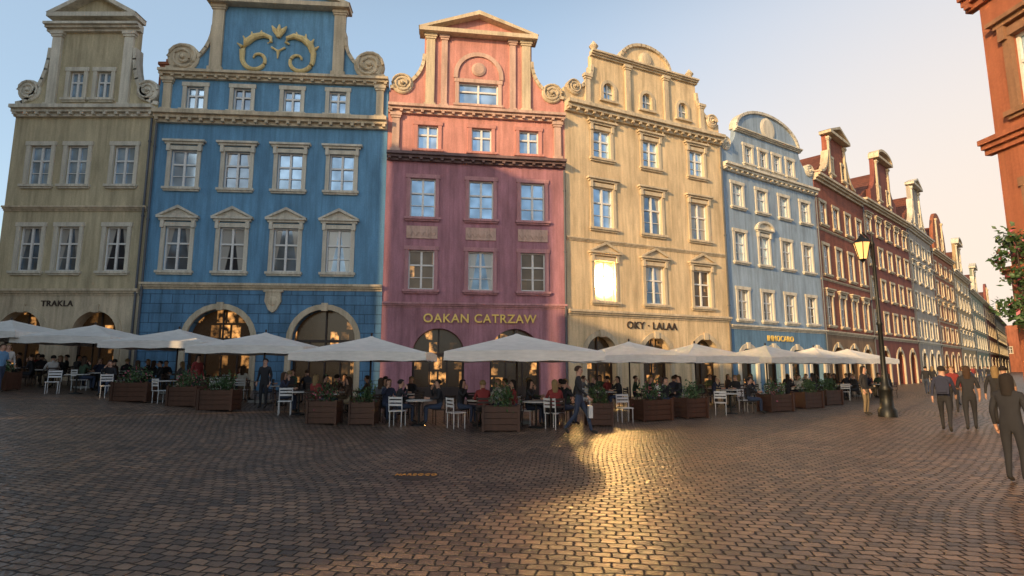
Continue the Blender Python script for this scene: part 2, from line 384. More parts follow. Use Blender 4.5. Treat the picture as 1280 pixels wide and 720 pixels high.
def coping(par,pts,mat,w=.16,y0=-.12,y1=.48):
    b=MB()
    for a,c in zip(pts[:-1],pts[1:]):
        a=Vector(a);c=Vector(c); d=(c-a)
        if d.length<1e-3: continue
        d.normalize(); n=Vector((-d.y,d.x))*w*.6; e_=d*w*.25
        q=[a-n-e_,c-n+e_,c+n+e_,a+n-e_]
        b.poly([(p.x,p.y) for p in q],y0,y1)
    ob('coping',b.mesh('coping',mat),par)
def pediment(par,c,hw,z,h,mat,inner,curved=False,d=.5):
    b=MB()
    if curved: tri=[(c+hw*math.cos(pi*k/14),z+.25+h*math.sin(pi*k/14)) for k in range(15)]
    else: tri=[(c-hw,z+.25),(c+hw,z+.25),(c,z+h+.25)]
    b.poly(tri,.0,.42); i=ob('pediment',b.mesh('pediment',inner),par)
    b=MB(); b.box(c-hw-.15,c+hw+.15,-d,.46,z,z+.25)
    if not curved:
        for s in(-1,1): b.poly([(c+s*(hw+.2),z+.252),(c,z+h+.35),(c,z+h+.1),(c+s*(hw-.25),z+.252)],-d,.46)
    else:
        o=[(c+(hw+.12)*math.cos(pi*k/14),z+.252+(h+.14)*math.sin(pi*k/14)) for k in range(15)]+[(c+(hw-.12)*math.cos(pi*k/14),z+.252+(h-.12)*math.sin(pi*k/14)) for k in range(14,-1,-1)]
        b.poly(o,-d,.46)
    ob('pediment_moulding',b.mesh('pediment_moulding',mat),i)
def pipe(par,x,z0,z1):
    b=MB(); b.tube([(x,-.16,z0),(x,-.16,z1)],.06,8); 
    for k in range(4): b.lathe([(.085,-.05),(.085,.05)],8,(x,-.16,z0+1+k*(z1-z0-1.5)/3.2))
    ob('drainpipe',b.mesh('drainpipe',LEAD),par)
def chimney(par,x,y,z0,z1,mat=ORANGE):
    b=MB(); b.box(x-.4,x+.4,y-.4,y+.4,z0,z1); b.box(x-.48,x+.48,y-.48,y+.48,z1,z1+.18); b.box(x-.2,x+.2,y-.2,y+.2,z1+.18,z1+.5)
    ob('chimney',b.mesh('chimney',mat),par)

P=[(-27.1,29),(-19.4,29),(-7,30),(3.1,31.4),(14.3,36.8),(24.0,43),(32.8,51),(44,61),(53.3,70),(63.7,80),(76.5,93),(94.7,112),(116.5,135),(149.6,170)]

# ---- beige
hw=3.85
gh=[(hw,15.6),(hw,16.0)]+ell((hw,16.0),(2.35,19.2),8)+[(2.35,20.4),(0,20.4)]
e,W=house(P[0],P[1],'pale olive beige townhouse with white pilasters and pedimented scroll gable',BEIGE,TRIMW,15.6,
  [([.21,.47,.8],6.7,9.1,1.15,'plain'),([.21,.47,.8],11.4,13.6,1.15,'plain')],gh,[(-.75,16.3,17.9,.8,'plain'),(.75,16.3,17.9,.8,'plain')],
  [(.22,2.3,4.6),(.72,2.3,4.6)],zb=5.4,surround=TRIM,basewall=TRIM,gwall=BEIGE)
cornice(e,W,5.4,TRIM,.3,.35); cornice(e,W,9.95,TRIM,.22,.25,name='string_course'); cornice(e,W,15.2,TRIMW,.55,.55)
for s in(-1,1):
    pilaster(e,W/2+s*2.0,15.75,20.2,.5,TRIMW); volute(e,W/2+s*3.25,16.75,.62,TRIMW,s)
cornice(e,W,20.2,TRIMW,.5,.4,W/2-2.6,W/2+2.6); pediment(e,W/2,2.3,20.9,1.3,TRIMW,BEIGE)
b=MB(); b.box(W/2-2.2,W/2+2.2,-.02,.42,20.6,20.9); ob('attic_block',b.mesh('attic_block',BEIGE),e)
coping(e,[(W/2+d,z) for d,z in ell((hw,16.0),(2.35,19.2),8)],TRIMW); coping(e,[(W/2-d,z) for d,z in reversed(ell((hw,16.0),(2.35,19.2),8))],TRIMW)
text('TRAKLA',.42,BLACKL,e,(W*.45,-.07,4.85)); chimney(e,W-.9,2.2,16.5,19.3); pipe(e,W-.15,.4,15.1)
# ---- blue
W0=(Vector(P[2])-Vector(P[1])).length; H=W0/2
sh=ell((H-.3,18.1),(3.6,20.7),9)
gh=[(H-.02,15.5),(H-.02,17.6),(H-.3,17.6),(H-.3,18.1)]+sh+[(3.6,22.1),(0,22.1)]
e,W=house(P[1],P[2],'bright blue townhouse with cream scrolled gable and arched doorways',BLUE,TRIMW,15.4,
  [([.13,.355,.58,.805],6.75,9.15,1.3,'tri'),([.13,.355,.58,.805],11.3,13.4,1.35,'flat')],gh,
  [(-4.3,15.75,17.1,.95,'plain'),(-1.8,15.75,17.1,.95,'plain'),(.9,15.75,17.1,.95,'plain'),(3.4,15.75,17.1,.95,'plain')],
  [(.33,3.3,4.75),(.76,3.3,4.75)],basewall=BLUEB,zb=5.75,surround=TRIM)
cornice(e,W,5.75,TRIM,.3,.35)
cornice(e,W,14.9,TRIM,.6,.6); cornice(e,W,17.5,TRIM,.45,.42)
for s in(-1,1):
    volute(e,W/2+s*(H-1.15),18.75,.85,TRIM,s); pilaster(e,W/2+s*3.35,18.0,22.0,.62,TRIM)
    pilaster(e,W/2+s*5.75,15.5,17.5,.4,TRIM)
    pts=[(W/2+s*d,z) for d,z in sh]; coping(e,pts if s>0 else pts[::-1],TRIM)
pediment(e,W/2,3.75,22.0,1.7,TRIM,BLUE)
b=MB()
for s in(-1,1):
    pth=[];rad=[]
    for k in range(40):
        t=k/39; an=(-1.9*pi)*(1-t); r=.16+.62*t
        pth.append((W/2+s*(1.15+r*math.cos(an)),-.05,18.85+r*math.sin(an))); rad.append(.06+.08*t)
    b.tube(pth,rad,8)
    pth2=[(W/2+s*1.93,-.05,18.85),(W/2+s*1.95,-.06,19.3),(W/2+s*1.75,-.07,19.8),(W/2+s*1.35,-.08,20.15),(W/2+s*.85,-.08,20.3),(W/2+s*.45,-.08,20.15),(W/2+s*.4,-.08,19.9),(W/2+s*.6,-.08,19.8)]
    b.tube(pth2,[.14,.17,.2,.19,.16,.12,.09,.05],8)
    for k in range(4):
        a=.25+k*.42; b.tube([(W/2+s*1.0+s*1.0*math.cos(a),-.05,19.3+.95*math.sin(a)),(W/2+s*1.0+s*1.32*math.cos(a+.1),-.1,19.3+1.25*math.sin(a+.1))],[.11,.03],6)
for a in(-.5,0,.5): b.tube([(W/2,-.08,20.2),(W/2+.25*math.sin(a)*2,-.12,20.2+.45*math.cos(a)),(W/2+.42*math.sin(a)*2,-.1,20.2+.75*math.cos(a))],[.1,.13,.04],7)
b.tube([(W/2-.38,-.05,19.6),(W/2,-.09,19.35),(W/2+.38,-.05,19.6)],.06,6); b.tube([(W/2,-.05,19.4),(W/2,-.08,18.9)],[.1,.03],6)
ob('scroll_ornament',b.mesh('scroll_ornament',stucco('gilded_stucco',(.88,.68,.32))),e)
b=MB(); b.poly([(-.38,.6),(.38,.6),(.42,.1),(.2,-.35),(0,-.5),(-.2,-.35),(-.42,.1)],-.16,0); b.lathe([(0,-.24),(.2,-.2),(.26,-.16)],12,(0,0,.12),'y'); b.box(-.5,.5,-.2,0,.6,.72)
ob('cartouche',b.mesh('cartouche',TRIM),e,(W*.545,-.06,5.05)); pipe(e,.12,.4,14.8); 
# ---- pink
W0=(Vector(P[3])-Vector(P[2])).length; H=W0/2
sh=ell((H-.1,17.5),(3.15,19.6),9)
gh=[(H-.02,16.25),(H-.02,17.2),(H-.1,17.5)]+sh+[(3.15,21.0),(0,21.0)]
e,W=house(P[2],P[3],'mauve and salmon pink townhouse with pedimented scroll gable',MAUV,MAUT,13.3,
  [([.2,.52,.81],5.9,8.1,1.4,'plain'),([.2,.52,.81],9.95,12.2,1.4,'plain')],None,(),
  [(.3,2.8,3.8),(.71,2.8,3.8)],zb=4.9,rooftop=14)
for f in(.2,.52,.81): ob('relief_panel',cached(('rp',),lambda:m_panel(1.4,TRIMP)),e,(f*W,0,9.75))
b=MB(); b.poly([(.003,13.3),(W-.003,13.3),(W-.003,16.24),(.003,16.24)],.01,.41,[rect(f*W,13.9,15.35,1.15) for f in(.22,.52,.79)]); ob('attic_wall',b.mesh('attic_wall',SALM),e)
for f in(.22,.52,.79): window(e,f*W,13.9,15.35,1.15,'plain',g=G_SKYTINT,trim=SALM).location.y=.01
b=MB(); b.poly(mirror(gh,W/2),.02,.42,[rect(W/2,16.75,18.1,2.3)]); ob('gable',b.mesh('gable',SALM),e)
window(e,W/2,16.75,18.1,2.3,'plain',g=G_SKYTINT,trim=TRIMP).location.y=.02
s=MB(); s.poly(archpts(W/2,2.9,18.35,20.0)+list(reversed(archpts(W/2,2.4,18.35,19.75))),-.08,.03); s.lathe([(0,-.1),(.3,-.1),(.42,-.04),(.42,.03)],18,(W/2,0,18.95),'y'); ob('arched_moulding',s.mesh('arched_moulding',TRIMP),e)
cornice(e,W,4.9,MAUT,.25,.3,blocks=False); cornice(e,W,13.15,LEADP,.55,.42); cornice(e,W,15.95,TRIMP,.5,.45)
for s in(-1,1):
    pilaster(e,W/2+s*2.8,16.4,20.9,.5,TRIM); pilaster(e,W/2+s*2.0,16.4,20.9,.35,TRIMP,-.1); volute(e,W/2+s*(H-.75),17.75,.62,TRIM,s)
    pilaster(e,W/2+s*(H-.45),13.6,15.95,.4,TRIMP)
    pts=[(W/2+s*d,z) for d,z in sh]; coping(e,pts if s>0 else pts[::-1],TRIM)
pediment(e,W/2,3.3,20.9,1.15,TRIM,SALM,curved=False)
text('OAKAN CATRZAW',.66,GOLD,e,(W*.52,-.14,4.12)); pipe(e,W-.1,0,13)
b=MB(); b.box(.01,W-.01,.42,8,13.25,16.2); ob('rear_attic',b.mesh('rear_attic',SALM),e)
b=MB(); b.add([(.1,.43,16.2),(W-.1,.43,16.2),(W/2,.43,20.6),(.1,11,16.2),(W-.1,11,16.2),(W/2,11,20.6)],[(0,1,2),(3,5,4),(0,2,5,3),(1,4,5,2)]); ob('roof',b.mesh('roof',TILE),e)
# ---- cream
W0=(Vector(P[4])-Vector(P[3])).length; H=W0/2
sh=[(H-.02,16.9),(H-.02,18.3)]+ell((H-.3,18.3),(4.2,20.1),7)+[(4.2,20.9),(2.0,20.9)]+[(2.0*math.cos(pi/2*k/8),20.9+1.5*math.sin(pi/2*k/8)) for k in range(1,9)]
e,W=house(P[3],P[4],'cream yellow townhouse with stepped round-topped gable glowing in evening sun',CREAM,TRIM,16.9,
  [([.21,.51,.82],5.5,7.9,1.45,'tri'),([.21,.51,.82],9.9,12.4,1.45,'flat'),([.21,.51,.82],14.2,16.0,1.25,'scroll')],sh,
  [(-3.0,18.1,19.2,.8,'arch'),(0,18.1,19.2,.8,'arch'),(3.0,18.1,19.2,.8,'arch')],
  [(.18,2.1,3.5),(.5,2.1,3.5),(.82,2.1,3.5)],zb=4.6,surround=TRIM,special=(0,0,G_SUNGLOW))
cornice(e,W,4.6,TRIM,.3,.35); cornice(e,W,8.95,TRIM,.14,.2,name='string_course',blocks=False); cornice(e,W,16.75,TRIM,.6,.6); cornice(e,W,20.75,TRIM,.35,.3,W/2-4.3,W/2+4.3)
coping(e,[(W/2-d,z) for d,z in sh[2:10]][::1],TRIM); coping(e,[(W/2+d,z) for d,z in sh[2:10]][::-1],TRIM)
arc=[(W/2-2.0*math.cos(pi*k/16),21.05+1.4*math.sin(pi*k/16)) for k in range(17)]; coping(e,arc,TRIM)
for s in(-1,1):
    pilaster(e,W/2+s*1.55,17.4,20.7,.35,TRIM); pilaster(e,W/2+s*4.6,17.4,19.4,.35,TRIM); volute(e,W/2+s*(H-.7),18.4,.5,TRIM,s)
    b=MB(); b.lathe([(0,.9),(.12,.75),(.3,.5),(.16,.3),(.26,.1),(.26,0)],12,(W/2+s*3.9,.2,21.05)); ob('finial',b.mesh('finial',TRIM),e)
b=MB(); b.lathe([(0,-.2),(.35,-.16),(.55,-.03),(.55,.03)],16,(W/2,0,21.5),'y'); ob('rosette',b.mesh('rosette',TRIM),e)
text('OKY \u00b7 LALAA',.6,BLACKL,e,(W*.48,-.09,3.98)); pipe(e,W-.12,0,16.6)
# ---- pale blue
W0=(Vector(P[5])-Vector(P[4])).length; H=W0/2
sh=[(H-.02,15.4),(H-.02,16.9)]+ell((H-.2,16.9),(3.9,18.4),6)+[(3.9,18.5)]+[(3.9*math.cos(pi/2*k/9),18.5+1.9*math.sin(pi/2*k/9)) for k in range(1,10)]
F4=[.14,.38,.62,.86]
e,W=house(P[4],P[5],'pale blue townhouse with rounded dormer gable',LBLUE,TRIMW,15.4,
  [(F4,4.9,6.9,1.15,'plain'),([.14,.62,.86],8.85,10.9,1.15,'plain'),([.38],8.85,10.9,1.15,'seg'),(F4,12.7,14.3,1.1,'plain')],sh,
  [(-2.6,16.1,17.4,.85,'plain'),(-.85,16.1,17.4,.85,'plain'),(.85,16.1,17.4,.85,'plain'),(2.6,16.1,17.4,.85,'plain')],
  [(.15,1.7,3.0),(.4,1.7,3.0),(.65,1.7,3.0),(.88,1.7,3.0)],zb=4.2,basewall=stucco('pale_blue_base',(.14,.27,.42)),surround=TRIMW)
cornice(e,W,4.2,TRIMW,.25,.3); cornice(e,W,15.1,TRIMW,.5,.5); cornice(e,W,18.3,TRIMW,.3,.25,W/2-4.1,W/2+4.1,blocks=False)
coping(e,[(W/2-3.9*math.cos(pi*k/18),18.55+1.85*math.sin(pi*k/18)) for k in range(19)],TRIMW)
b=MB(); b.lathe([(0,-.1),(.7,-.1),(.9,-.02),(.9,.05)],18,(W/2,0,19.3),'y'); ob('roundel',b.mesh('roundel',TRIMW),e)
text('INNOCARO',.55,GOLD,e,(W*.48,-.09,3.5)); pipe(e,W-.1,0,15)
for s in(-1,1): volute(e,W/2+s*(H-.6),17.1,.5,TRIMW,s)
# ---- generic receding houses
def recede(i,label,wall,trim,zc,top,kind,cols,nrows,zb=4.2,g2=None,strings=True,ch=.2):
    W0=(Vector(P[i+1])-Vector(P[i])).length; H=W0/2; hh=min(4.2,H-.6)
    if kind=='tri': half=[(H-.02,zc),(hh+.3,zc+.7),(hh,zc+.9)]+ell((hh,zc+.9),(hh*.5,top-1.6),6)+[(hh*.5,top-.9),(0,top-.9)]
    elif kind=='step': half=[(H-.02,zc),(H-.02,zc+.6),(hh,zc+.6),(hh,zc+1.9)]+ell((hh,zc+1.9),(hh*.55,top-1.5),5)+[(hh*.55,top-.8),(0,top-.8)]
    else: half=[(H-.02,zc),(H-.02,zc+.4),(hh,zc+.4),(hh,zc+1.6)]+[(hh*math.cos(pi/2*k/7),zc+1.6+(top-zc-1.6)*math.sin(pi/2*k/7)) for k in range(1,8)]
    st=(zc-zb-.4)/nrows; rows=[]
    fs=[(k+.5)/cols for k in range(cols)]
    for r in range(nrows):
        z0=zb+.75+r*st; rows.append((fs,z0,z0+st*(.58 if r<nrows-1 else .45),min(1.35,W0/cols*.4),['plain','flat','plain','plain'][(r+i)%4]))
    zr=zc+.9+.3
    e,W=house(P[i],P[i+1],label,wall,trim,zc,rows,half,[(-hh*.38,zr,zr+1.4,.95,'plain'),(hh*.38,zr,zr+1.4,.95,'plain')] if top-zc>3.6 else [],
       [(.2,2.4,3.3),(.52,2.4,3.3),(.82,2.2,3.3)],zb=zb,basewall=g2,surround=trim,rooftop=top-1.8)
    cornice(e,W,zb,trim,.25,.3,blocks=False); cornice(e,W,zc-.3,trim,.55,.55,blocks=False)
    if strings:
        for r in range(1,nrows): cornice(e,W,zb+.35+r*st-.15,trim,.12,.15,name='string_course',blocks=False)
    if kind!='round': pediment(e,W/2,hh*.55,top-.9,.8,trim,wall,curved=(kind=='step'))
    for s in(-1,1): pilaster(e,W/2+s*hh*.46,zc+.3,top-1.1,.3,trim)
    if kind=='tri':
        for s in (-1,1): pts=[(W/2+s*d,z) for d,z in half[2:9]]; coping(e,pts if s>0 else pts[::-1],trim)
    chimney(e,W*ch,3,zc,zc+3.2); pipe(e,W-.12,0,zc)
    return e,W
recede(5,'red brick townhouse with cream banding and pointed scroll gable',RED,TRIM,16.8,22.3,'tri',4,3,g2=stucco('brown_stone_base',(.3,.18,.1)))
recede(6,'dark red townhouse with rounded stepped gable',DRED,TRIM,17.2,23.6,'step',5,4,strings=False,ch=.8)
recede(7,'grey plaster townhouse with scroll gable',GREY,TRIMW,17.3,24.0,'tri',4,4,strings=False,ch=.15)
recede(8,'terracotta townhouse with arched gable',ORANGE,TRIM,16.4,22.6,'round',4,4,ch=.85)
recede(9,'ochre townhouse with stepped gable',YEL,TRIMW,15.5,21.5,'step',5,4,strings=False)
recede(10,'sage green townhouse far down the street',GREEN,TRIMW,14.5,20.5,'tri',6,3)
recede(11,'red townhouse far down the street',DRED,TRIM,14.5,20,'round',6,3,strings=False)
recede(12,'grey townhouse at the far end of the street',GREY,TRIMW,14,19,'tri',8,3)
FR=[(k+.5)/12 for k in range(12)]
e,W=house((152,166),(103,112),'dark shaded townhouse row end on the far street side',GREEN,TRIMW,17,[(FR,6,8,1.3,'plain'),(FR,10,12,1.3,'plain')],None,(),[],zb=4,gzb=0)
e,W=house((160,186),(168,170),'brown townhouse closing the far street end',ORANGE,TRIM,15,[([.2,.5,.8],6,8,1.3,'plain')],None,(),[],zb=4,gzb=0)
e,W=house((12.95,14.3),(14.0,2),'orange red plaster building with stone ledges at the corner',ORANGE,stucco('sandstone',(.3,.16,.09)),17,
  [([.11,.33,.6],4.6,6.3,1.2,'plain'),([.11,.33,.6],8.3,10.3,1.2,'flat'),([.11,.33,.6],12.6,14.6,1.2,'flat')],None,(),[],zb=4,gzb=0,zh=4)
cornice(e,W,7.4,ORANGE,.3,.4,x0=-.25); cornice(e,W,11.6,ORANGE,.35,.5,x0=-.3); cornice(e,W,16.8,ORANGE,.7,.7,x0=-.6)
cornice(e,W,4.0,ORANGE,.2,.3,x0=-.15)
# ---- unseen blocks added behind the viewer to shade facades and ground
def uw(u,w): return (w*.66+u*.75, w*.75-u*.66)
def shade_block(u0,u1,w0,w1,h,label,mat):
    p=uw(u1,w0);q=uw(u0,w0)
    Wd=(Vector(q)-Vector(p)).length; cols=max(2,int(Wd/3.2)); fs=[(k+.5)/cols for k in range(cols)]; rows=[]
    z=6
    while z<h-4: rows.append((fs,z,z+2.2,1.2,'plain')); z+=4.2
    e,W=house(p,q,label,mat,TRIMW,h,rows,None,(),[(.5,2.6,4)],zb=5,depth=w0-w1,group=None,rooftop=h+.8,gzb=0)
    cornice(e,W,h-.5,TRIMW,.5,.5,blocks=False)
shade_block(-50,-25.2,-15,-30,33.5,'unseen tall plaster block added to shade the blue facade',YEL)
shade_block(-25,-19,-25,-36,26,'unseen narrow ochre block added to shade the pink facade',YEL)
shade_block(-18.8,-4.8,-25,-36,18.6,'unseen low beige block added to shade terrace and ground',BEIGE)

# ---------------------------------------------------------------- ground
m,t,b=nt('cobbled_setts'); L=t.links.new
tc=N(t,'ShaderNodeTexCoord')
mp=N(t,'ShaderNodeMapping'); mp.inputs['Rotation'].default_value=(0,0,math.radians(10)); L(tc.outputs['Object'],mp.inputs['Vector'])
n0=N(t,'ShaderNodeTexNoise',Scale=.12,Detail=1.0); L(tc.outputs['Object'],n0.inputs['Vector'])
n0b=N(t,'ShaderNodeTexNoise',Scale=6.0,Detail=2.0); L(tc.outputs['Object'],n0b.inputs['Vector'])
s1=N(t,'ShaderNodeVectorMath',operation='SCALE'); s1.inputs['Scale'].default_value=1.2; L(n0.outputs['Color'],s1.inputs[0])
s2=N(t,'ShaderNodeVectorMath',operation='SCALE'); s2.inputs['Scale'].default_value=.085; L(n0b.outputs['Color'],s2.inputs[0])
a1=N(t,'ShaderNodeVectorMath',operation='ADD'); L(mp.outputs[0],a1.inputs[0]); L(s1.outputs[0],a1.inputs[1])
a2=N(t,'ShaderNodeVectorMath',operation='ADD'); L(a1.outputs[0],a2.inputs[0]); L(s2.outputs[0],a2.inputs[1])
bk=N(t,'ShaderNodeTexBrick',Scale=1.0); bk.inputs['Brick Width'].default_value=.175; bk.inputs['Row Height'].default_value=.135
bk.inputs['Mortar Size'].default_value=.016; bk.inputs['Mortar Smooth'].default_value=.8
bk.inputs['Color1'].default_value=(.36,.235,.155,1); bk.inputs['Color2'].default_value=(.11,.083,.07,1); bk.inputs['Mortar'].default_value=(.014,.012,.011,1)
L(a2.outputs[0],bk.inputs['Vector'])
n3=N(t,'ShaderNodeTexNoise',Scale=.5,Detail=6.0,Roughness=.65); L(tc.outputs['Object'],n3.inputs['Vector'])
r3=N(t,'ShaderNodeValToRGB'); r3.color_ramp.elements[0].color=(.42,.41,.42,1); r3.color_ramp.elements[1].color=(1.0,.98,.95,1); r3.color_ramp.elements[0].position=.3; r3.color_ramp.elements[1].position=.7
L(n3.outputs['Fac'],r3.inputs[0])
mx=N(t,'ShaderNodeMixRGB',blend_type='MULTIPLY'); mx.inputs[0].default_value=1; L(bk.outputs['Color'],mx.inputs[1]); L(r3.outputs[0],mx.inputs[2]); L(mx.outputs[0],b.inputs['Base Color'])
n4=N(t,'ShaderNodeTexNoise',Scale=30.0,Detail=4.0); L(tc.outputs['Object'],n4.inputs['Vector'])
mr=N(t,'ShaderNodeMapRange'); mr.inputs['To Min'].default_value=.24; mr.inputs['To Max'].default_value=.46; L(n3.outputs['Fac'],mr.inputs['Value'])
ad=N(t,'ShaderNodeMath',operation='ADD'); sc=N(t,'ShaderNodeMath',operation='MULTIPLY'); sc.inputs[1].default_value=.4; L(bk.outputs['Fac'],sc.inputs[0]); L(mr.outputs[0],ad.inputs[0]); L(sc.outputs[0],ad.inputs[1]); L(ad.outputs[0],b.inputs['Roughness'])
hh=N(t,'ShaderNodeMath',operation='MULTIPLY'); hh.inputs[1].default_value=.35; L(n4.outputs['Fac'],hh.inputs[0])
h2=N(t,'ShaderNodeMath',operation='SUBTRACT'); L(hh.outputs[0],h2.inputs[0]); L(bk.outputs['Fac'],h2.inputs[1])
h3=N(t,'ShaderNodeMath',operation='MULTIPLY'); h3.inputs[1].default_value=1.1; L(n0b.outputs['Fac'],h3.inputs[0])
h4=N(t,'ShaderNodeMath',operation='ADD'); L(h2.outputs[0],h4.inputs[0]); L(h3.outputs[0],h4.inputs[1])
bp=N(t,'ShaderNodeBump',Strength=1.0,Distance=.028); L(h4.outputs[0],bp.inputs['Height']); L(bp.outputs[0],b.inputs['Normal'])
b.inputs['Specular IOR Level'].default_value=.5
GM=m
xs=[-900,-400,-150,-60,-45,-35]+[-30+.5*k for k in range(60)]+[0,5,20,60,150,400,900]
ys=[-400,-100,-40,-10,0,10,20,30,60,150,400,1200]
vs=[(x,y,gz(x)) for y in ys for x in xs]; nx=len(xs)
fs=[(j*nx+i,j*nx+i+1,(j+1)*nx+i+1,(j+1)*nx+i) for j in range(len(ys)-1) for i in range(nx-1)]
me=bpy.data.meshes.new('ground'); me.from_pydata(vs,[],fs); me.materials.append(GM)
for p in me.polygons: p.use_smooth=True
ob('ground',me,kind='structure',label='cobbled square of worn setts')
b=MB(); b.lathe([(0,.012),(.34,.012),(.37,.004),(.37,-.02)],24); cv=ob('drain_cover',b.mesh('drain_cover',stucco('rusty_iron',(.06,.04,.03),metallic=.2,rough=.6)),None,(-1.55,9.4,0),label='small rusty iron drain cover set in the cobbles',category='drain cover')
text('HARBOCO',.13,stucco('orange_paint',(.75,.33,.08)),cv,(0,-.06,-.008),rx=0).scale=(1,1.5,1)

# ---------------------------------------------------------------- people
def skinmesh(V,E,name):
    names=list(V); me=bpy.data.meshes.new(name); me.from_pydata([V[n][0] for n in names],[(names.index(a),names.index(b)) for a,b in E],[])
    o=bpy.data.objects.new(name,me); COL.objects.link(o)
    md=o.modifiers.new('skin','SKIN'); sv=me.skin_vertices[0].data
    for i,n in enumerate(names):
        r=V[n][1]; sv[i].radius=(r,r) if not isinstance(r,tuple) else r; sv[i].use_root=(i==0)
    sb=o.modifiers.new('sub','SUBSURF'); sb.levels=1; sb.render_levels=1
    bpy.context.view_layer.update()
    out=bpy.data.meshes.new_from_object(o.evaluated_get(bpy.context.evaluated_depsgraph_get()))
    bpy.data.objects.remove(o); return out
def body(kind):
    J={'pelvis':((0,0,.95),(.15,.11)),'spine':((0,0,1.12),(.135,.1)),'chest':((0,.0,1.34),(.165,.115)),'neck':((0,.01,1.5),.058),'head0':((0,-.015,1.58),(.078,.085)),'head1':((0,-.01,1.67),(.082,.095)),'head2':((0,0,1.73),(.05,.06))}
    A={'shL':(.17,.01,1.42),'elL':(.23,.04,1.15),'wrL':(.24,-.06,.93),'haL':(.235,-.09,.86),
       'shR':(-.17,.01,1.42),'elR':(-.23,.04,1.15),'wrR':(-.24,-.06,.93),'haR':(-.235,-.09,.86),
       'hiL':(.09,0,.88),'knL':(.1,-.03,.5),'anL':(.1,.02,.1),'toL':(.11,-.15,.035),'hiR':(-.09,0,.88),'knR':(-.1,-.03,.5),'anR':(-.1,.02,.1),'toR':(-.11,-.15,.035)}
    if kind=='walk':
        A.update(knL=(.1,-.2,.52),anL=(.1,-.3,.1),toL=(.11,-.46,.05),knR=(-.1,.08,.5),anR=(-.1,.36,.17),toR=(-.11,.26,.035),
                 elL=(.23,.14,1.17),wrL=(.24,.2,.95),haL=(.24,.2,.87),elR=(-.23,-.08,1.17),wrR=(-.24,-.26,1.0),haR=(-.24,-.32,.94))
    if kind=='walk2':
        A.update(knR=(-.1,-.15,.51),anR=(-.1,-.2,.09),toR=(-.11,-.36,.035),knL=(.1,.06,.5),anL=(.1,.26,.12),toL=(.11,.14,.035),
                 elL=(.24,.0,1.16),wrL=(.2,-.22,1.1),haL=(.16,-.29,1.12))
    if kind.startswith('sit'):
        for k in J: J[k]=((J[k][0][0],J[k][0][1],J[k][0][2]-.39),J[k][1])
        for k in A:
            if k[:2] in('sh','el','wr','ha'): A[k]=(A[k][0],A[k][1],A[k][2]-.39)
        A.update(hiL=(.1,-.05,.53),hiR=(-.1,-.05,.53),knL=(.12,-.45,.54),knR=(-.12,-.45,.54),anL=(.12,-.46,.1),anR=(-.12,-.42,.1),toL=(.13,-.62,.035),toR=(-.13,-.58,.035))
        A.update(elL=(.24,-.12,.8),wrL=(.16,-.36,.79),haL=(.12,-.44,.8),elR=(-.24,-.12,.8),wrR=(-.16,-.36,.79),haR=(-.12,-.44,.8))
        if kind=='sit2':
            A.update(elR=(-.22,-.2,.86),wrR=(-.1,-.26,1.06),haR=(-.06,-.24,1.12))
            for k in('neck','head0','head1','head2','chest'): c=J[k][0]; J[k]=((c[0],c[1]-.08,c[2]-.02),J[k][1])
            for k in('shL','shR'): A[k]=(A[k][0],A[k][1]-.08,A[k][2]-.02)
    R={'sh':.062,'el':.045,'wr':.03,'ha':(.035,.022),'hi':.098,'kn':.062,'an':.042,'to':.035}
    V=dict(J)
    for k,c in A.items(): V[k]=(c,R[k[:2]])
    E=[('pelvis','spine'),('spine','chest'),('chest','neck'),('neck','head0'),('head0','head1'),('head1','head2')]
    for s in 'LR':
        E+=[('chest','sh'+s),('sh'+s,'el'+s),('el'+s,'wr'+s),('wr'+s,'ha'+s),('pelvis','hi'+s),('hi'+s,'kn'+s),('kn'+s,'an'+s),('an'+s,'to'+s)]
        h=Vector(A['ha'+s]); d=(h-Vector(A['wr'+s])).normalized(); side=d.cross(Vector((1,0,0)))
        side=side.normalized() if side.length>.1 else Vector((0,0,1))
        inn=Vector((-1 if s=='L' else 1,0,0))
        for i,(o_,l) in enumerate([(-.03,.065),(-.01,.078),(.011,.072),(.03,.055)]):
            p1=h+side*o_+d*(.03+l*.5); p2=h+side*o_*1.1+d*(.03+l*.85)+inn*.02
            V[f'f{s}{i}a']=(tuple(p1),.0095); V[f'f{s}{i}b']=(tuple(p2),.008)
            E+=[('ha'+s,f'f{s}{i}a'),(f'f{s}{i}a',f'f{s}{i}b')]
        p=h-d*.01+side*-.05+inn*.02; V[f't{s}']=(tuple(p+d*.03),.01); E.append(('ha'+s,f't{s}'))
    me=skinmesh(V,E,'person_body')
    def L_(a,b_):
        for n in (a,b_):
            if n[0]in'ft' and n[:2]!='to' or n[:2]=='ha': return 0
        if 'head' in a or 'head' in b_: return 0
        if 'to' in b_[:2]: return 3
        if b_[:2] in('kn','an') or b_[:2]=='hi': return 2
        if b_[:2]=='wr' : return 1 if kind!='walk2' else 0
        return 1
    segs=[(Vector(V[a][0]),Vector(V[b_][0]),L_(a,b_)) for a,b_ in E]
    for m_ in (SKIN,TOPS[0],PANTS[0],SHOE,EYE): me.materials.append(m_)
    for p in me.polygons:
        c=p.center; best=9;bi=1
        for a,b_,l in segs:
            d=b_-a; tt=max(0,min(1,(c-a).dot(d)/max(1e-9,d.length_squared))); q=(c-a-d*tt).length
            if q<best: best=q;bi=l
        p.material_index=bi; p.use_smooth=True
    bm=bmesh.new(); bm.from_mesh(me)
    hc=Vector(J['head1'][0]); 
    def blob(c,r,mi,sc=(1,1,1)):
        res=bmesh.ops.create_icosphere(bm,subdivisions=1,radius=r,matrix=Matrix.Translation(c)@Matrix.Diagonal((*sc,1)))
        for v in res['verts']:
            for f in v.link_faces: f.material_index=mi; f.smooth=True
    fy=hc.y-.088
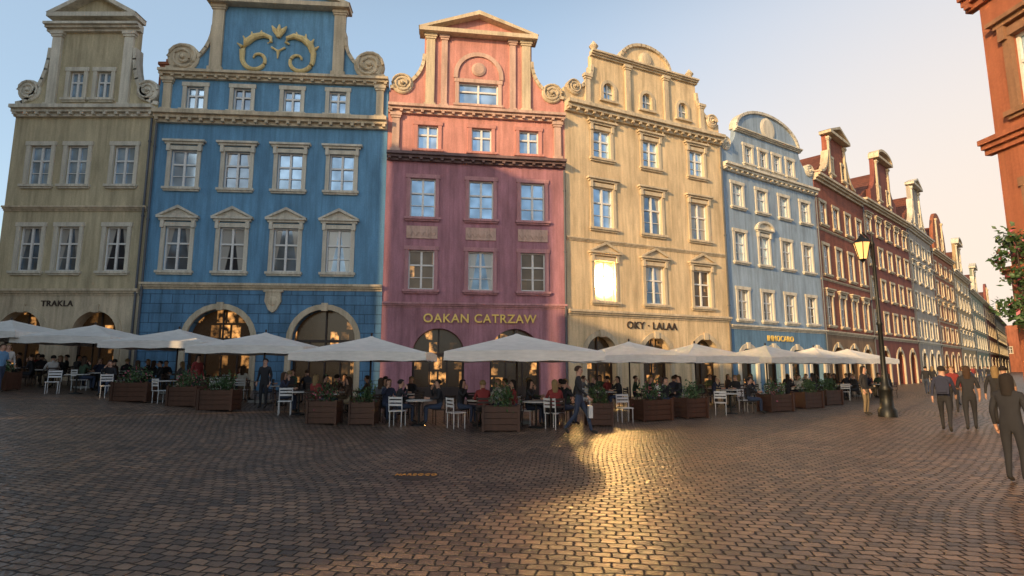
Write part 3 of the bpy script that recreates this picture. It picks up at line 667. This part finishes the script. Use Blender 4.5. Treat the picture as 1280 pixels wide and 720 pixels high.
    blob(Vector((0,fy-.008,hc.z-.045)),.016,0,(.8,1.2,1.5)); 
    for s in(-1,1): blob(Vector((s*.03,fy+.008,hc.z-.015)),.011,4); blob(Vector((s*.082,hc.y+.01,hc.z-.03)),.022,0,(.4,.8,1.3))
    blob(Vector((0,fy+.008,hc.z-.085)),.02,3,(1.1,.4,.25))
    bm.to_mesh(me); bm.free()
    return me,tuple(hc)
def hairmesh(long,hc):
    b=MB(); seg=14; rings=9; vs=[];fs=[]
    for i in range(rings):
        a=pi*.62*i/(rings-1)
        for k in range(seg):
            t_=2*pi*k/seg; y=math.sin(t_); z=math.cos(a)
            aa=a
            if y<-.2: aa=min(a,pi*.36)
            r=.098; x_=r*math.sin(aa)*math.cos(t_); y_=.112*math.sin(aa)*y; z_=.105*math.cos(aa)
            if long and y>.0 and i>rings-4: z_-= .075*(i-(rings-4)); 
            vs.append((hc[0]+x_,hc[1]+.012+y_,hc[2]+.0+z_))
    for i in range(rings-1):
        for k in range(seg):
            k2=(k+1)%seg; fs.append((i*seg+k,(i+1)*seg+k,(i+1)*seg+k2,i*seg+k2))
    b.add(vs,fs); return b.mesh('hair',HAIRS[0],True)
BOD={k:body(k) for k in('stand','walk','walk2','sit','sit2')}
HM={(k,l):hairmesh(l,BOD[k][1]) for k in BOD for l in(0,1)}
def person(kind,loc,rz,label,top=0,pant=0,hair=0,long=0,sc=1.0,group=None):
    me,hc=BOD[kind]; o=ob('person',me,None,(loc[0],loc[1],loc[2] if len(loc)>2 else gz(loc[0])),rz,label=label,category='person')
    if group:o['group']=group
    o.scale=(sc,sc,sc)
    for i,mm in((1,TOPS[top]),(2,PANTS[pant])):
        o.material_slots[i].link='OBJECT'; o.material_slots[i].material=mm
    h=ob('hair',HM[(kind,long)],o); h.material_slots[0].link='OBJECT'; h.material_slots[0].material=HAIRS[hair]
    return o
# ---------------------------------------------------------------- furniture
def chair_meshes(mat,key):
    b=MB(); b.box(-.21,.21,-.21,.21,.43,.455); seat=b.mesh('seat',mat)
    b=MB()
    for k in range(3): b.box(-.2,.2,.2,.222,.6+k*.1,.66+k*.1)
    b.tube([(-.2,.2,.45),(-.2,.225,.87)],.014,6); b.tube([(.2,.2,.45),(.2,.225,.87)],.014,6); back_=b.mesh('backrest',mat)
    b=MB(); b.tube([(0,0,0),(0,0,.43)],[.012,.016],6); leg=b.mesh('leg',mat)
    return seat,back_,leg
CH={'white':chair_meshes(PLASTIC,'w'),'dark':chair_meshes(DWOOD,'d')}
def chair(x,y,rz,kind):
    e=bpy.data.objects.new('cafe_chair',None); COL.objects.link(e); e.location=(x,y,gz(x)); e.rotation_euler=(0,0,rz); e.empty_display_size=.2
    e['label']='white slatted cafe chair on the cobbles' if kind=='white' else 'dark wooden cafe chair at a table'; e['category']='chair'; e['group']='cafe terrace chairs'
    s,bk_,lg=CH[kind]; ob('seat',s,e); ob('backrest',bk_,e)
    for a in(-.18,.18):
        for c in(-.18,.18): ob('leg',lg,e,(a,c,0))
b=MB(); b.lathe([(0,.75),(.4,.75),(.4,.72),(0,.72)],20); TT=b.mesh('tabletop',CLOTH)
b=MB(); b.lathe([(.03,.72),(.03,.06),(.22,.03),(.24,0)],12); TB=b.mesh('pedestal',IRON)
def table(x,y):
    e=bpy.data.objects.new('cafe_table',None); COL.objects.link(e); e.location=(x,y,gz(x)); e.empty_display_size=.2
    e['label']='round cafe table with pale top on iron pedestal'; e['category']='table'; e['group']='cafe terrace tables'
    ob('tabletop',TT,e); ob('pedestal',TB,e)
def umbrella_m():
    s=.5; b=MB(); rim=[]
    n=6
    for sx,sy,dx,dy in((-1,-1,1,0),(1,-1,0,1),(1,1,-1,0),(-1,1,0,-1)):
        for k in range(n): rim.append((sx*s+dx*k/n,sy*s+dy*k/n))
    vs=[];fs=[];m_=len(rim); ts=[.06,.3,.55,.8,1.0]
    for t_ in ts:
        for (x,y) in rim:
            edge=1-max(0,(abs(abs(x)-abs(y))/s)); sag=.07*math.sin(pi*t_)*(1-edge)
            vs.append((x*t_,y*t_,2.78-.62*t_**.92-sag+(.05*(1-edge) if t_==1 else 0)))
    for i,(x,y) in enumerate(rim): vs.append((x*1.003,y*1.003,2.16-.24-(.04 if i%2 else 0)))
    for j in range(len(ts)):
        for k in range(m_):
            k2=(k+1)%m_; fs.append((j*m_+k,j*m_+k2,(j+1)*m_+k2,(j+1)*m_+k))
    vs.append((0,0,2.8)); c=len(vs)-1
    for k in range(m_): fs.append((k,(k+1)%m_,c))
    b.add(vs,fs); return b.mesh('canopy',CANVAS)
UC=umbrella_m()
b=MB(); b.tube([(0,0,0),(0,0,2.76)],.035,10); b.lathe([(0,2.92),(.04,2.88),(.03,2.78)],8); UP=b.mesh('pole',DWOOD)
b=MB(); b.box(-.4,.4,-.4,.4,0,.1); b.lathe([(.08,.1),(.06,.35)],10); UB=b.mesh('base',stucco('concrete',(.3,.29,.27)))
b=MB()
for sx in(-1,1):
    for sy in(-1,1): b.tube([(0,0,2.7),(sx*.49,sy*.49,2.12)],.012,6)
UR=b.mesh('ribs',DWOOD)
def umbrella(x,y,w,rz,label):
    e=bpy.data.objects.new('patio_umbrella',None); COL.objects.link(e); e.location=(x,y,gz(x)); e.rotation_euler=(0,0,rz)
    e['label']=label; e['category']='umbrella'; e['group']='white cafe umbrellas on the terrace'; e.empty_display_size=.3
    c=ob('canopy',UC,e); c.scale=(w,w,1); ob('pole',UP,e); ob('base',UB,e); r=ob('ribs',UR,e); r.scale=(w,w,1)
def leaves(n,rx,ry,rz,size,mats,seed,base=0,pk=.3,ncl=14):
    rnd=random.Random(seed); b=MB()
    cl=[(rnd.uniform(-rx,rx)*.75,rnd.uniform(-ry,ry)*.7,base+rnd.uniform(.1,1)*rz,rnd.uniform(.12,.26)) for _ in range(ncl)]
    for i in range(n):
        c=rnd.choice(cl); p=Vector((c[0],c[1],c[2]))+Vector((rnd.gauss(0,c[3]*.6),rnd.gauss(0,c[3]*.5),rnd.gauss(0,c[3]*.6)))
        d=Vector((rnd.uniform(-1,1),rnd.uniform(-1,1),rnd.uniform(-.3,1))).normalized(); u=d.orthogonal().normalized(); w=d.cross(u)
        s=size*rnd.uniform(.6,1.3); b.cur=1 if len(mats)>1 and rnd.random()<pk else 0
        b.add([p-u*s*.45,p+w*s,p+u*s*.45,p-w*s*.8],[(0,1,2),(0,2,3)])
    return b.mesh('foliage',mats)
LF=[leaves(420,.5,.26,.42,.055,[LEAF],s,.55) for s in(1,2,3)]+[leaves(420,.5,.26,.42,.05,[LEAF,PINKF],s,.55,.12) for s in(4,5)]
b=MB()
for k in range(4): b.box(-.6,.6,-.3,-.27,.04+k*.145,.17+k*.145); b.box(-.6,.6,.27,.3,.04+k*.145,.17+k*.145); b.box(-.63,-.601,-.27,.27,.04+k*.145,.17+k*.145); b.box(.601,.63,-.27,.27,.04+k*.145,.17+k*.145)
b.box(-.59,.59,-.26,.26,.02,.55)
for sx in(-1,1):
    for sy in(-1,1): b.box(sx*.6-.045,sx*.6+.045,sy*.29-.045,sy*.29+.045,0,.64)
PB=b.mesh('planter_box',WOOD)
def planter(x,y,rz,i,s=1):
    e=bpy.data.objects.new('planter',None); COL.objects.link(e); e.location=(x,y,gz(x)); e.rotation_euler=(0,0,rz); e.empty_display_size=.3
    e['label']='brown slatted wooden planter with green hedge plants' if i<3 else 'brown slatted wooden planter with pink flowers'; e['category']='planter'; e['group']='wooden planters edging the terrace'
    bx=ob('box',PB,e); f=ob('foliage',LF[i],e); bx.scale=(s,1,1.1); f.scale=(s,1,1.1)
UMB=[(-22.2,24.8,4.2,0),(-18.6,25.0,4.0,.05),(-14.6,24.6,4.1,.05),(-10.0,22.8,4.2,.08),(-5.0,20.0,4.3,.05),(.15,17.9,4.5,.1),(4.9,23.6,3.9,.2),(8.3,25.6,3.8,.35),(12.6,28,3.8,.45),(16.6,31,3.8,.5),(20.0,33.6,3.8,.55)]
dl=['seated cafe guest in dark clothes at a table','seated cafe guest leaning forward over a table']
for (x,y,w,r) in UMB:
    umbrella(x,y,w,r,'large white square patio umbrella over cafe tables')
    for (dx,dy) in((-1.15,-.8),(1.1,-.9),(-1.1,1.0),(1.15,.9)):
        tx,ty=x+dx+random.uniform(-.15,.15),y+dy+random.uniform(-.2,.2)
        table(tx,ty)
        k0=random.uniform(0,1.5)
        for k in range(3):
            a=k0+k*2.1
            cx,cy=tx+.72*math.cos(a),ty+.72*math.sin(a); rz=a-pi/2
            kind='white' if random.random()<.2 else 'dark'
            chair(cx,cy,rz,kind)
            if random.random()<.72:
                kk=random.choice(['sit','sit2']); person(kk,(cx-.05*math.cos(a),cy-.05*math.sin(a)),rz,dl[kk=='sit2'],random.choice([0,0,1,2,3,4,6,7,0,1]),random.randrange(4),random.randrange(3),random.randrange(2),group='seated cafe guests')
pl=[(-19.6,21.6,1),(-13.4,20.2,1),(-9.7,18.9,.9),(-5.6,17.1,.7),(-.3,15.8,.8),(2.6,17.2,.6),(4.6,18.8,1),(6.2,19.8,.8),(10.4,22.5,1.1),(12.6,24.3,1),(14.6,26.3,1),(-11.2,19.6,.8),(-4.5,17.4,.6)]
for i,(x,y,s) in enumerate(pl): planter(x,y,0 if x<3 else .5,(i*3)%5,s)
for (x,y,r) in((-17.3,21.4,.5),(-12.4,20.1,2.6),(-14.9,21,1.),(-7.4,18.6,.3),(-3.4,17.0,3.0),(-1.6,16.4,2.2),(1.2,16.2,2.4),(3.6,18.2,.2),(7.6,20.8,2.8),(9.1,22.2,.6)): chair(x,y,r,'white')
for (x,y) in((-2.8,17.2),(-7.1,19.0),(-12.8,20.9),(.7,16.6),(8.2,21.4),(-16.8,21.9)): table(x,y)
for (x,y,r,tp) in((-3.5,17.5,1.9,0),(.1,16.9,-1.4,3),(-4.0,18.3,.5,1),(8.9,21.5,1.2,0),(-6.4,19.3,1.4,6),(1.5,17.1,2.2,0),(-2.2,17.5,-1.2,0),(-7.8,19.2,1.8,1),(5.6,20.9,.4,0),(-15.6,22,.2,0)):
    chair(x,y,r,'dark'); person('sit2',(x,y),r,'seated cafe guest at the terrace edge',tp,0,tp%3,tp%2,group='seated cafe guests')
# standing / walking people
person('walk',(1.75,14.9),-pi/2-.3+pi,'man in dark jacket and jeans walking with white bag',0,0,1)
b=MB(); b.poly([(-.16,0),(.16,0),(.18,.3),(-.18,.3)],-.05,.05); b.tube([(-.1,0,.3),(-.06,0,.44),(.06,0,.44),(.1,0,.3)],.008,6)
ob('carrier_bag',b.mesh('carrier_bag',PLASTIC),None,(2.02,14.8,.44),pi/2,label='white carrier bag held by the walking man',category='bag')
person('stand',(-8.9,20.4),0,'waiter in dark shirt standing among the tables',0,1,0)
person('stand',(-12.0,21.6),1.2,'standing guest in dark red top beside the planters',3,1,0,1)
person('walk2',(-18.9,20.9),1.4,'pedestrian in light blue shirt walking past the terrace',5,0,1)
person('stand',(-19.5,21.8),1.0,'pedestrian in white top standing by the terrace',2,2,2,1)
fa=-math.atan2(.66,.75)+pi
person('walk',(11.75,15.5),fa,'man in dark shirt and jeans walking away down the street',1,1,0)
person('walk2',(12.75,15.9),fa+.1,'woman in dark jacket walking away over the cobbles',0,1,1,1)
person('walk',(14.4,16.9),fa-.1,'woman in black walking away with light hair',0,1,2,1)
person('walk2',(15.0,17.3),fa,'man in grey shirt walking down the street',4,0,0)
person('stand',(7.62,8.75),fa-.3,'long haired woman in dark top standing on the cobbles',0,1,0,1,sc=.93)
person('stand',(12.9,20.8),.6,'pedestrian in black jacket near the lamp post',0,2,0,1)
for i in range(22):
    Y=22+i*3.4+random.uniform(0,2); rr=random.uniform(.73,.845) if i>3 else random.uniform(.74,.84)
    person(random.choice(['walk','walk2','stand']),(rr*Y,Y),random.choice([fa,fa+pi])+random.uniform(-.3,.3),'distant pedestrian strolling along the street',random.choice([0,0,1,3,4,6]),random.randrange(2),random.randrange(3),i%2,group='pedestrians in the far street')
def bagpack(x,y,z,rz):
    b=MB(); b.poly([(-.14,0),(.14,0),(.15,.3),(.1,.42),(-.1,.42),(-.15,.3)],-.08,.08); b.box(-.1,.1,.08,.13,.04,.2)
    ob('backpack',b.mesh('backpack',TOPS[1]),None,(x,y,z),rz,label='dark fabric backpack worn by a pedestrian',category='backpack')
bagpack(11.75-.66*.2,15.5-.75*.2,1.02,fa)
# ---------------------------------------------------------------- lamp posts
def lamp(x,y,rz,label):
    e=bpy.data.objects.new('street_lamp',None); COL.objects.link(e); e.location=(x,y,gz(x)); e.rotation_euler=(0,0,rz); e['label']=label; e['category']='street lamp'
    b=MB(); b.lathe([(.3,0),(.3,.25),(.22,.32),(.2,.9),(.25,.95),(.14,1.1),(.09,1.5),(.075,3.2),(.11,3.25),(.07,3.35),(.055,6.1),(.09,6.15),(.05,6.3),(.0,6.75)],14); ob('post',b.mesh('post',IRON,True),e)
    b=MB(); b.tube([(0,0,5.9),(-.15,0,6.4),(-.35,0,6.62),(-.4,0,6.45)],.03,8); b.tube([(0,0,5.4),(-.1,0,5.75),(-.1,0,6.15),(-.2,0,6.5)],.018,6); ob('bracket',b.mesh('bracket',IRON),e)
    X=-.42;Z=.12
    b=MB(); b.lathe([(.14,5.5+Z),(.28,6.1+Z)],6,(X,0,0)); l=ob('lantern',b.mesh('lantern',glass('lantern_glass',(.6,.4,.15),.1,.2,(1,.5,.16),1.4)),e)
    b=MB(); b.lathe([(0,6.46+Z),(.06,6.38+Z),(.12,6.28+Z),(.33,6.1+Z),(.0,6.09+Z)],6,(X,0,0)); b.lathe([(0,5.36+Z),(.05,5.42+Z),(.15,5.5+Z),(0,5.51+Z)],6,(X,0,0))
    for k in range(6):
        a=2*pi*k/6; b.tube([(X+.145*math.cos(a),.145*math.sin(a),5.5+Z),(X+.285*math.cos(a),.285*math.sin(a),6.1+Z)],.016,5)
    ob('lantern_frame',b.mesh('lantern_frame',IRON),l)
lamp(13.2,20.1,.1,'tall cast iron street lamp with lit lantern on bracket')
e=bpy.data.objects.new('climbing_plant',None); COL.objects.link(e); e.location=(12.5,13.6,0); e['label']='climbing plant with dark leaves and few pink blossoms on corner wall'; e['category']='plant'
b=MB(); b.tube([(.1,.1,0),(.05,.0,1.5),(.12,.1,3),(0,0,4.8)],[.05,.04,.03,.015],7); ob('stem',b.mesh('stem',DWOOD),e)
ob('foliage',leaves(1500,.5,.45,2.5,.075,[LEAF,PINKF],11,2.5,.07,24),e)

# ---------------------------------------------------------------- light, sky, camera
S=Vector((-.66,-.75,.28)).normalized()
sl=bpy.data.lights.new('sun','SUN'); sl.energy=5.0; sl.angle=math.radians(.5); sl.color=(1,.66,.32)
so=bpy.data.objects.new('sun',sl); COL.objects.link(so); so.rotation_euler=S.to_track_quat('Z','Y').to_euler()
w=bpy.data.worlds.new('World'); scene.world=w; w.use_nodes=True; t=w.node_tree; L=t.links.new
sk=t.nodes.new('ShaderNodeTexSky'); sk.sky_type='NISHITA'; sk.sun_disc=False; sk.sun_elevation=math.asin(S.z); sk.sun_rotation=math.atan2(S.x,S.y)
sk.air_density=1.0; sk.dust_density=1.5; sk.ozone_density=1.0
bg=t.nodes['Background']; bg.inputs['Strength'].default_value=.15
mul=N(t,'ShaderNodeMixRGB',blend_type='MULTIPLY'); mul.inputs[0].default_value=1; mul.inputs[2].default_value=(1.75,1.75,1.7,1); L(sk.outputs[0],mul.inputs[1])
tc=N(t,'ShaderNodeTexCoord')
hz=N(t,'ShaderNodeMixRGB'); hz.inputs[0].default_value=.42; hz.inputs[2].default_value=(4.3,5.5,6.7,1); L(mul.outputs[0],hz.inputs[1])
dt=N(t,'ShaderNodeVectorMath',operation='DOT_PRODUCT'); dt.inputs[1].default_value=(.80,.60,-.62); L(tc.outputs['Generated'],dt.inputs[0])
mr=N(t,'ShaderNodeMapRange',interpolation_type='SMOOTHSTEP'); mr.inputs['From Min'].default_value=.1; mr.inputs['From Max'].default_value=.95; mr.inputs['To Max'].default_value=.97; L(dt.outputs['Value'],mr.inputs['Value'])
wm=N(t,'ShaderNodeMixRGB'); wm.inputs[2].default_value=(6.9,5.7,4.7,1); L(mr.outputs[0],wm.inputs[0]); L(hz.outputs[0],wm.inputs[1])
# deeper blue toward the zenith
sz=N(t,'ShaderNodeSeparateXYZ'); L(tc.outputs['Generated'],sz.inputs[0])
zr=N(t,'ShaderNodeMapRange',interpolation_type='SMOOTHSTEP'); zr.inputs['From Min'].default_value=.5; zr.inputs['From Max'].default_value=.85; zr.inputs['To Min'].default_value=1.0; zr.inputs['To Max'].default_value=.4; L(sz.outputs['Z'],zr.inputs['Value'])
zm=N(t,'ShaderNodeVectorMath',operation='SCALE'); L(wm.outputs[0],zm.inputs[0]); L(zr.outputs[0],zm.inputs['Scale'])
L(zm.outputs[0],bg.inputs['Color'])
cam=bpy.data.cameras.new('camera'); cam.sensor_width=36; cam.lens=19.69; cam.clip_end=3000; cam.clip_start=.1
co=bpy.data.objects.new('camera',cam); COL.objects.link(co); co.location=(0,0,1.75); co.rotation_euler=(math.radians(90+7.97),0,0)
scene.camera=co
scene.view_settings.view_transform='Standard'; scene.view_settings.look='None'; scene.view_settings.exposure=0
